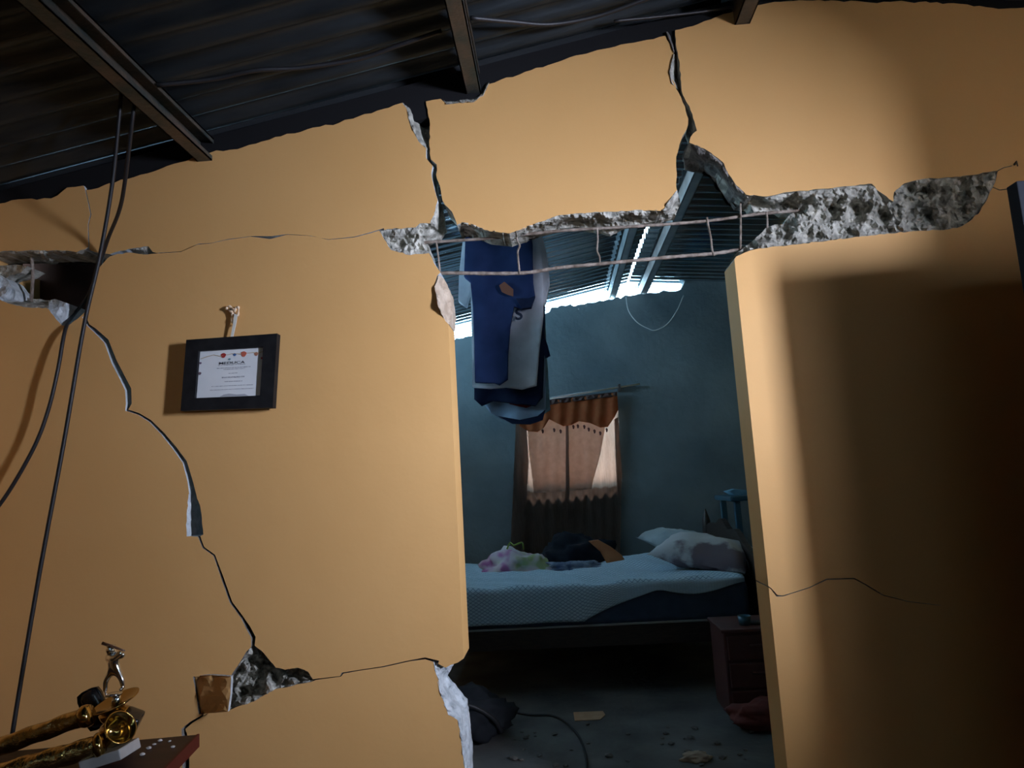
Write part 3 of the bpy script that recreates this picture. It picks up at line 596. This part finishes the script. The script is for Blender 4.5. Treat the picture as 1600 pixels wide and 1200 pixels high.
def pillow_mesh(lx, ly, h, seed=0, amp=.02):
    bm = bmesh.new(); bmesh.ops.create_grid(bm, x_segments=18, y_segments=14, size=1); v1 = [v.co.copy() for v in bm.verts]; fs = [[v.index for v in f_.verts] for f_ in bm.faces]; bm.free()
    V = []; n = len(v1)
    for sgn in (1, -1):
        for c in v1:
            e = (max(0, 1-abs(c.x)**3.0)*max(0, 1-abs(c.y)**3.0))**.5
            pinch = 1-.08*(1-abs(c.x))*0-.06*math.cos(c.y*1.57)*abs(c.x)-.0
            nz = amp*noise.fractal(Vector((c.x*1.7+seed, c.y*1.7, sgn)), 1, 2, 4)
            V.append(Vector((c.x*lx*pinch, c.y*ly*(1-.06*math.cos(c.x*1.57)*abs(c.y)), sgn*h*e*(1 if sgn > 0 else .55)+nz*(.3+e))))
    f = fs+[[n+i for i in q[::-1]] for q in fs]
    me_b = bmesh.new()
    vv = [me_b.verts.new(v) for v in V]; me_b.verts.ensure_lookup_table()
    for q in f: me_b.faces.new([vv[i] for i in q])
    bmesh.ops.remove_doubles(me_b, verts=me_b.verts, dist=.004)
    me_b.verts.index_update()
    r = ([v.co.copy() for v in me_b.verts], [[v.index for v in q.verts] for q in me_b.faces]); me_b.free(); return r
def pillow(name, loc, rot, dims, mat, label, seed=0, amp=.02):
    v, f = pillow_mesh(*dims, seed, amp); o = mk(name, v, f, mat, None, True); o.location = loc; o.rotation_euler = rot
    return tag(o, label, 'pillow', 'pillows on the bed')
PILA = M('grey_blue_pillowcase', (.24, .30, .32), (.36, .42, .44), 5, .9, bump=.3, bscale=20)
PILB = M('mauve_white_pillowcase', (.46, .47, .48), (.15, .12, .14), 3.2, .9, bump=.3, bscale=20, lo=.50, hi=.56)
pillow('bed_pillow', (.86, 2.92, .70), (.15, .10, .5), (.22, .28, .10), PILA, 'plain grey-blue pillow lying behind the striped one', 2)
pillow('bed_pillow', (.89, 2.32, .69), (.12, .18, -.5), (.30, .22, .11), PILB, 'white and mauve pillow in front of the headboard', 5)

def heap(name, c, r, mat, label, cat, seed, amp=.35, parent=None, flat=.0):
    bm = bmesh.new(); bmesh.ops.create_icosphere(bm, subdivisions=4, radius=1)
    for v in bm.verts:
        d = v.co.normalized(); k = 1+amp*noise.fractal(d*1.6+Vector((seed, 0, 0)), .8, 2.1, 5)+.12*amp*math.sin(9*d.x+7*d.z+seed)
        z = d.z*k
        if z < -flat: z = -flat
        v.co = Vector((d.x*k*r[0], d.y*k*r[1], z*r[2]))
    o = MB().bm(bm).build(name, mat, parent, True); o.location = c
    if cat: tag(o, label, cat)
    return o
FLOR = bpy.data.materials.new('floral_bundle_cloth'); FLOR.use_nodes = True
nt = FLOR.node_tree; N = nt.nodes; L = nt.links; b = N['Principled BSDF']; b.inputs['Roughness'].default_value = .9
tc = N.new('ShaderNodeTexCoord'); vo = N.new('ShaderNodeTexNoise'); vo.inputs['Scale'].default_value = 6.5; vo.inputs['Detail'].default_value = 2
rp = N.new('ShaderNodeValToRGB'); el = rp.color_ramp.elements; el[0].position = .36; el[0].color = (.42, .16, .36, 1); el[1].position = .45; el[1].color = (.58, .50, .58, 1)
e = el.new(.56); e.color = (.62, .60, .60, 1); e = el.new(.63); e.color = (.36, .46, .24, 1)
L.new(tc.outputs['Object'], vo.inputs['Vector']); L.new(vo.outputs['Fac'], rp.inputs['Fac']); L.new(rp.outputs['Color'], b.inputs['Base Color'])
hp = heap('cloth_bundle', (-.34, 2.72, .62), (.25, .16, .13), FLOR, 'pink, white and green floral bundle at the left of the bed', 'bundle', 1.3, .3, None, .25)
MB().tube(smooth_path([W(792, 858, 2.62), W(797, 848, 2.62), (W(803, 852, 2.6)), W(815, 848, 2.62), W(818, 858, 2.64)], 6), .006, 6).build('green_strap', M('lime_strap', (.25, .36, .06), rough=.7), hp, True).matrix_parent_inverse = Matrix.Translation((.34, -2.72, -.62))
heap('clothes_heap', (.09, 3.02, .62), (.26, .16, .17), fabric('black_cotton', (.010, .013, .020)), 'heap of dark clothes on the bed below the curtain', 'clothes', 4.1, .4, None, .5)
heap('crumpled_cloth', (.06, 2.66, .612), (.20, .09, .05), M('blue_print_cloth', (.04, .07, .16), (.26, .32, .42), 14, .9), 'crumpled blue and white cloth in the middle of the bed', 'cloth', 2.2, .5, None, .5)
oc = M('orange_brown_card', (.38, .13, .045), (.44, .17, .06), 8, .7)
tag(sheet('brown_bag', [(920, 846), (935, 844), (955, 855), (972, 868), (977, 876), (968, 886), (955, 889), (948, 880), (938, 862)], oc, None, 2.74, 5, .012, .05, .05, smooth=True), 'orange-brown folded bag leaning on the dark clothes', 'bag')
# behind and beside the headboard
PB = M('blue_plastic', (.02, .07, .11), (.026, .09, .13), 5, .4)
pt = empty('plastic_table', 'small blue plastic table beyond the headboard', 'table')
q = W(1128, 775, 2.75)
MB().box((q.x+.01, 2.55, q.z-.035), (q.x+.5, 3.05, q.z), bev=.012).build('table_top', PB, pt)
for x in (q.x+.06, q.x+.45):
    for y in (2.6, 3.0): MB().box((x-.02, y-.02, 0), (x+.02, y+.02, q.z-.03), bev=.006).build('leg', PB, pt)
tag(sheet('folded_cloth', [(1136, 768), (1150, 764), (1168, 766), (1172, 774), (1150, 776)], fabric('pale_blue_folded', (.12, .26, .36)), None, 2.7, 4, .004, .05, .12, smooth=True), 'folded blue cloth lying on the blue plastic table', 'cloth')
heap('blue_bag', (1.31, 2.36, .62), (.12, .12, .20), fabric('royal_blue_nylon', (.02, .06, .22)), 'royal blue bag hanging beside the headboard', 'bag', 6.5, .25, None, .9)
# bedside drawers
du = empty('bedside_drawers', 'reddish plastic drawer unit in front of the bed', 'drawers')
DR = M('maroon_plastic', (.085, .032, .03), (.12, .05, .045), 6, .45)
a = W(1124, 985, 1.5); dx0, dx1, dy0, dy1, dz = a.x, a.x+.36, 1.42, 1.74, .41
MB().box((dx0, dy0, 0), (dx1, dy1, dz), bev=.008).build('body', DR, du)
MB().box((dx0-.012, dy0-.02, dz), (dx1+.012, dy1, dz+.018), bev=.006).build('top', DR, du)
for k in range(3):
    dw = MB().box((dx0+.015, dy0-.014, .02+k*.13), (dx1-.015, dy0, .135+k*.13), bev=.005).build('drawer', DR, du)
    MB().tube([(dx0+.12, dy0-.02, .09+k*.13), (dx1-.12, dy0-.02, .09+k*.13)], .006, 8).build('handle', DR, dw)
cp = empty('blue_cup', 'small blue cup on the bedside drawers', 'cup')
q = Vector((a.x+.13, 1.5, dz+.018))
MB().lathe([(.028, 0), (.034, .045), (.031, .045), (.026, .006)], 16, Matrix.Translation(q)).build('cup_body', PB, cp, True)
MB().lathe([(.0, .02), (.045, .02), (.045, .03), (.0, .032)], 14, Matrix.Translation(q+Vector((.06, .02, -.02)))).build('saucer', M('dark_lid', (.015, .016, .02), rough=.5), cp, True)
heap('red_cloth', (.93, 1.30, .055), (.20, .10, .07), M('dark_red_cloth', (.16, .03, .022), (.09, .02, .016), 9, .8), 'dark red cloth on the floor in front of the drawers', 'cloth', 3.3, .3, None, .75)
tag(MB().box((1.10, .98, 0), (1.15, 1.14, .46), bev=.003).build('wooden_board', M('olive_wood', (.07, .065, .045), (.10, .09, .06), 10, .8)), 'narrow greenish board standing by the right door jamb', 'board')
# floor clutter
c = WZ(920, 1121, .004)
tag(MB().add([Vector(q)+Vector((0, 0, .004)) for q in (WZ(896, 1114), WZ(942, 1112), WZ(946, 1118), WZ(938, 1125), WZ(898, 1127))]+[Vector(q)+Vector((0, 0, .0005)) for q in (WZ(896, 1114), WZ(942, 1112), WZ(946, 1118), WZ(938, 1125), WZ(898, 1127))], [(0, 1, 2, 3, 4), (9, 8, 7, 6, 5)]+[(i, (i+1) % 5, 5+(i+1) % 5, 5+i) for i in range(5)]).build('cardboard_scrap', M('tan_cardboard', (.50, .30, .17), (.56, .36, .22), 20, .9)), 'flat tan cardboard scrap on the bedroom floor', 'cardboard')
heap('dark_bag', (-.50, 1.32, .10), (.20, .16, .12), fabric('black_nylon', (.016, .018, .022)), 'black bag slumped on the floor by the left jamb', 'bag', 8.2, .35, None, .8)
MB().tube(smooth_path([(-.62, 1.2, .10), (-.5, 1.14, .2), (-.38, 1.18, .13), (-.34, 1.22, .05)], 6), .012, 7).build('shoulder_strap', BLACK, bpy.data.objects['dark_bag'], True).matrix_parent_inverse = Matrix.Translation((.50, -1.32, -.10))
cable('floor_cord', [WZ(*p, .006) for p in ((800, 1112), (830, 1117), (862, 1118), (886, 1130), (905, 1152), (914, 1176), (916, 1200), (905, 1230))], .006, 'black cord curling across the bedroom floor', 'cord')
RUB = M('floor_rubble', (.09, .085, .08), (.17, .16, .145), 30, .95)
rr = random.Random(12)
for k in range(46):
    px, py = rr.choice([(rr.uniform(1030, 1180), rr.uniform(1110, 1198)), (rr.uniform(800, 900), rr.uniform(1140, 1198)), (rr.uniform(740, 1180), rr.uniform(1130, 1230))])
    p = WZ(px, py); s = rr.uniform(.006, .02)
    bm = bmesh.new(); bmesh.ops.create_icosphere(bm, subdivisions=1, radius=1)
    for v in bm.verts: v.co = Vector((v.co.x*s*rr.uniform(.7, 1.5), v.co.y*s*rr.uniform(.7, 1.5), v.co.z*s*.5))
    o = MB().bm(bm).build('rubble_chip', RUB); o.location = (p.x, p.y, s*.35); o.rotation_euler = (0, 0, rr.uniform(0, 6))
    tag(o, 'small dark rubble chip scattered on the bedroom floor', 'rubble', 'rubble chips on the floor')
p = WZ(1088, 1188); heap('plaster_lump', (p.x, p.y, .012), (.06, .035, .022), M('tan_plaster', (.34, .25, .17), (.42, .33, .24), 20, .9), 'tan plaster lump on the floor near the bottom edge', 'rubble', 5.5, .3, None, .6)
# maroon cloth hanging in the room behind the left hole
tag(sheet('maroon_cloth', [(-260, 370), (200, 370), (200, 560), (100, 570), (-260, 560)], fabric('maroon_cotton', (.055, .026, .02)), None, .30, 14, .01, .02, .01, fold=fold(.02, .05, .006, .06), smooth=True), 'dark maroon cloth visible through the hole at the left', 'cloth')

# ------------------------------------------------------------------ right edge: open door leaf
dl = empty('door_1', 'edge of an open grey door leaf at the right', kind='structure')
q = W(1580, 288, -.57); GREYD = M('dark_grey_door_paint', (.016, .018, .022), (.024, .026, .031), 4, .9, spec=.05)
MB().box((q.x, -.59, .02), (1.97, -.55, q.z), bev=.003).build('door_leaf', GREYD, dl)
for z in (.25, .95, 1.45): MB().box((q.x+.1, -.598, z), (1.87, -.59, z+.35), bev=.004).build('door_panel', GREYD, dl)
MB().tube([(q.x+.06, -.59, 1.0), (q.x+.06, -.64, 1.0), (q.x+.17, -.64, 1.0)], .009, 8).build('door_handle', GALV, dl)

# ------------------------------------------------------------------ table and trophies
TZ = .60
TBL = M('dark_table_veneer', (.022, .011, .009), (.04, .018, .013), 9, .5, spec=.25, stretch=(1, 7, 1))
REDE = M('red_table_edge', (.07, .006, .006), rough=.5, spec=.2)
tb = empty('side_table', 'dark veneered table with red edge at the lower left', 'table')
k0 = WZ(308, 1148, TZ); k1 = WZ(256, 1200, TZ); k2 = WZ(206, 1157, TZ)
ud = (k1-k0).normalized(); ld = (k2-k0).normalized(); A_, B_ = k0, k0+ud*.62; C_, D_ = B_+ld*1.0, k0+ld*1.0
lift = Vector((0, 0, -.028))
MB().add([A_, B_, C_, D_, A_+lift, B_+lift, C_+lift, D_+lift], [(0, 1, 2, 3), (7, 6, 5, 4), (0, 1, 5, 4), (1, 2, 6, 5), (2, 3, 7, 6), (3, 0, 4, 7)]).build('table_top', TBL, tb)
e1 = ld*-.006; zz = Vector((0, 0, .002)); z2 = Vector((0, 0, -.03))
MB().add([A_+zz, B_+zz, B_+z2, A_+z2, A_+zz+e1, B_+zz+e1, B_+z2+e1, A_+z2+e1], [(0, 1, 2, 3), (7, 6, 5, 4), (0, 1, 5, 4), (1, 2, 6, 5), (2, 3, 7, 6), (3, 0, 4, 7)]).build('edge_band', REDE, tb)
for P in (A_+ud*.06+ld*.06, B_-ud*.06+ld*.06, C_-ud*.06-ld*.06, D_+ud*.06-ld*.06):
    MB().box((P.x-.022, P.y-.022, 0), (P.x+.022, P.y+.022, TZ-.028), bev=.003).build('leg', TBL, tb)
CRUMB = M('white_plaster_crumb', (.5, .48, .45), rough=.9)
for px, py in ((250, 1158), (265, 1159), (233, 1170), (207, 1174), (241, 1164), (222, 1180), (270, 1168)):
    P = WZ(px, py, TZ); s = rr.uniform(.003, .0065); bm = bmesh.new(); bmesh.ops.create_icosphere(bm, subdivisions=1, radius=s)
    for v in bm.verts: v.co.x *= rr.uniform(.8, 1.6); v.co.z *= .6
    o = MB().bm(bm).build('plaster_crumb', CRUMB); o.location = (P.x, P.y, TZ+s*.4); tag(o, 'white plaster crumb fallen on the dark table', 'rubble', 'plaster crumbs on the table')
GOLD = M('polished_gold_plastic', (.42, .28, .08), (.52, .36, .12), 5, .14, metal=1)
GOLDF = M('embossed_gold_foil', (.36, .25, .08), (.60, .46, .20), 60, .18, metal=1, bump=.9, bscale=90, bdist=.004)
CHR = M('silver_plating', (.70, .72, .72), rough=.14, metal=1)
MARB = M('white_marble', (.24, .25, .24), (.34, .34, .33), 12, .3)
BPL = M('black_gloss_plastic', (.010, .009, .009), rough=.2)
# upright trophy with a batter
ty = -.47
tr = empty('batter_trophy', 'gold cup trophy topped by a silver baseball batter', 'trophy')
g = W(182, 1100, ty); base = Vector((g.x, ty, TZ))
tilt = Matrix.Translation(base) @ Matrix.Rotation(-.10, 4, 'Y') @ Matrix.Rotation(.22, 4, 'X')
H = g.z-TZ
MB().lathe([(.0, 0), (.045, 0), (.045, .018), (.0, .018)], 4, Matrix.Translation(base)).build('base', MARB, tr)
MB().lathe([(.0, .018), (.026, .018), (.02, .026), (.011, .036), (.010, .046), (.022, .056), (.036, .072), (.040, H-.022), (.030, H-.01), (.018, H-.006), (0, H-.006)], 28, Matrix.Translation(base)).build('cup', GOLD, tr, True)
MB().lathe([(.0, -.012), (.016, -.012), (.02, -.006), (.056, .006), (.0575, .0095), (.054, .009), (.02, 0), (.0, 0)], 36, Matrix.Translation(g) @ Matrix.Rotation(-.26, 4, 'Y') @ Matrix.Rotation(.24, 4, 'X')).build('dish', GOLD, tr, True)
MB().lathe([(0, -.002), (.013, -.002), (.011, .012), (.009, .022), (0, .022)], 18, Matrix.Translation(g)).build('riser', CHR, tr, True)
MB().lathe([(0, -.003), (.021, -.003), (.021, .001), (0, .002)], 20, Matrix.Translation(W(177, 1084, ty))).build('figure_plate', CHR, tr, True)
def skin(name, nodes, edges, mat, parent, root=0):
    me = bpy.data.meshes.new(name); me.from_pydata([n[0] for n in nodes], edges, []); o = bpy.data.objects.new(name, me); COL.objects.link(o)
    sk = o.modifiers.new('skin', 'SKIN'); sk.use_smooth_shade = True; ss = o.modifiers.new('sub', 'SUBSURF'); ss.levels = 2; ss.render_levels = 2
    for i, n in enumerate(nodes): me.skin_vertices[0].data[i].radius = (n[1]*(1.6 if i < 6 or i > 13 else 1.2),)*2; me.skin_vertices[0].data[i].use_root = (i == root)
    dg = bpy.context.evaluated_depsgraph_get(); dg.update(); m2 = bpy.data.meshes.new_from_object(o.evaluated_get(dg)); m2.name = name
    bpy.data.objects.remove(o); m2.materials.clear(); m2.materials.append(mat)
    m2.polygons.foreach_set('use_smooth', [True]*len(m2.polygons)); r = bpy.data.objects.new(name, m2); COL.objects.link(r); r.parent = parent; return r
def P2(px, py, dy=0): return tuple(W(px, py, ty+dy))
nodes = [(P2(179, 1046), .0075), (P2(178, 1036), .0075), (P2(176, 1027), .0095), (P2(174, 1021), .006), (P2(173, 1015, -.004), .0085), (P2(173, 1011, -.004), .0065),
         (P2(172, 1051), .0075), (P2(165, 1064), .006), (P2(164, 1083), .0042), (P2(166, 1086, -.012), .0038),
         (P2(185, 1050), .0075), (P2(191, 1063), .006), (P2(192, 1074), .0042), (P2(187, 1079, -.01), .0036),
         (P2(184, 1024), .006), (P2(191, 1026, -.01), .0045), (P2(193, 1019, -.012), .004), (P2(168, 1025, .0), .006), (P2(176, 1030, -.02), .0045), (P2(191, 1018, -.018), .004)]
edges = [(0, 1), (1, 2), (2, 3), (3, 4), (4, 5), (0, 6), (6, 7), (7, 8), (8, 9), (0, 10), (10, 11), (11, 12), (12, 13), (2, 14), (14, 15), (15, 16), (2, 17), (17, 18), (18, 19)]
fg = skin('batter_figure', nodes, edges, CHR, tr)
bm = bmesh.new(); bmesh.ops.create_uvsphere(bm, u_segments=14, v_segments=10, radius=.0105); MB().bm(bm, Matrix.Translation(Vector(P2(173, 1015, -.004))) @ Matrix.Diagonal((.9, 1, 1.15, 1))).build('head', CHR, fg, True)
MB().tube([W(160, 1005, ty-.012), W(172, 1009, ty-.012), W(184, 1013, ty-.012), W(195, 1017, ty-.012)], [.0042, .004, .003, .002], 8).build('bat', M('dark_bat', (.10, .05, .03), rough=.3), fg, True)
MB().lathe([(.0, 0), (.0105, 0), (.011, .003), (.0, .005)], 12, Matrix.Translation(Vector(P2(173, 1010, -.006)))).build('cap', CHR, fg, True)
# fallen trophy with two embossed columns
ft = empty('fallen_trophy', 'fallen gold trophy with two embossed columns on the table', 'trophy')
def column(a, b, r):
    a.z = max(a.z, TZ+r*1.15); b.z = max(b.z, TZ+r*1.3)
    pts_ = [a.lerp(b, t/30) for t in range(31)]
    m = MB(); n = 16; ax = (b-a).normalized(); u = ax.orthogonal().normalized(); w = ax.cross(u); v = []; f = []
    for i, p in enumerate(pts_):
        for k in range(n):
            an = 2*math.pi*k/n; rr_ = r*(1+.07*math.sin(3*an+i*.75)); v.append(p+(u*math.cos(an)+w*math.sin(an))*rr_)
    for i in range(30):
        for k in range(n): f.append((i*n+k, i*n+(k+1) % n, (i+1)*n+(k+1) % n, (i+1)*n+k))
    f += [tuple(range(n-1, -1, -1)), tuple(30*n+k for k in range(n))]
    c = m.add(v, f).build('column', GOLDF, ft, True)
    q0, q1 = a.lerp(b, .93), a.lerp(b, 1.02)
    MB().tube([q0, q0.lerp(q1, .3), q0.lerp(q1, .7), q1], [r*1.1, r*1.25, r*1.25, r*1.05], 16).build('collar', GOLD, c, True)
column(W(-60, 1188, -.62), W(140, 1117, -.56), .021)
column(W(-10, 1240, -.70), W(160, 1163, -.62), .023)
a = W(150, 1138, -.57)
rot = Matrix.Translation(W(146, 1103, -.40)) @ Matrix.Rotation(-.42, 4, 'Y') @ Matrix.Rotation(.1, 4, 'Z')
MB().box((-.03, -.012, -.06), (.03, .012, .045), rot, .02).build('riser_plate', BPL, ft, True)
rot2 = Matrix.Translation(W(197, 1140, -.50)) @ Matrix.Rotation(.5, 4, 'Y') @ Matrix.Rotation(.3, 4, 'Z')
MB().box((-.022, -.03, -.05), (.022, .03, .045), rot2, .008).build('black_plinth', BPL, ft, True)
MB().lathe([(0, -.05), (.009, -.05), (.011, -.035), (.024, -.022), (.033, 0), (.036, .026), (.039, .034), (.036, .034), (.030, .008), (.018, -.012), (0, -.016)], 24, Matrix.Translation(W(176, 1146, -.58)) @ Matrix.Rotation(1.0, 4, 'Y') @ Matrix.Rotation(.35, 4, 'X')).build('cup_bowl', GOLD, ft, True)
MB().box((-.05, -.04, -.012), (.05, .04, .012), Matrix.Translation((W(172, 1192, -.60).x, -.60, TZ+.028)) @ Matrix.Rotation(-.25, 4, 'Y'), .003).build('marble_base', MARB, ft)
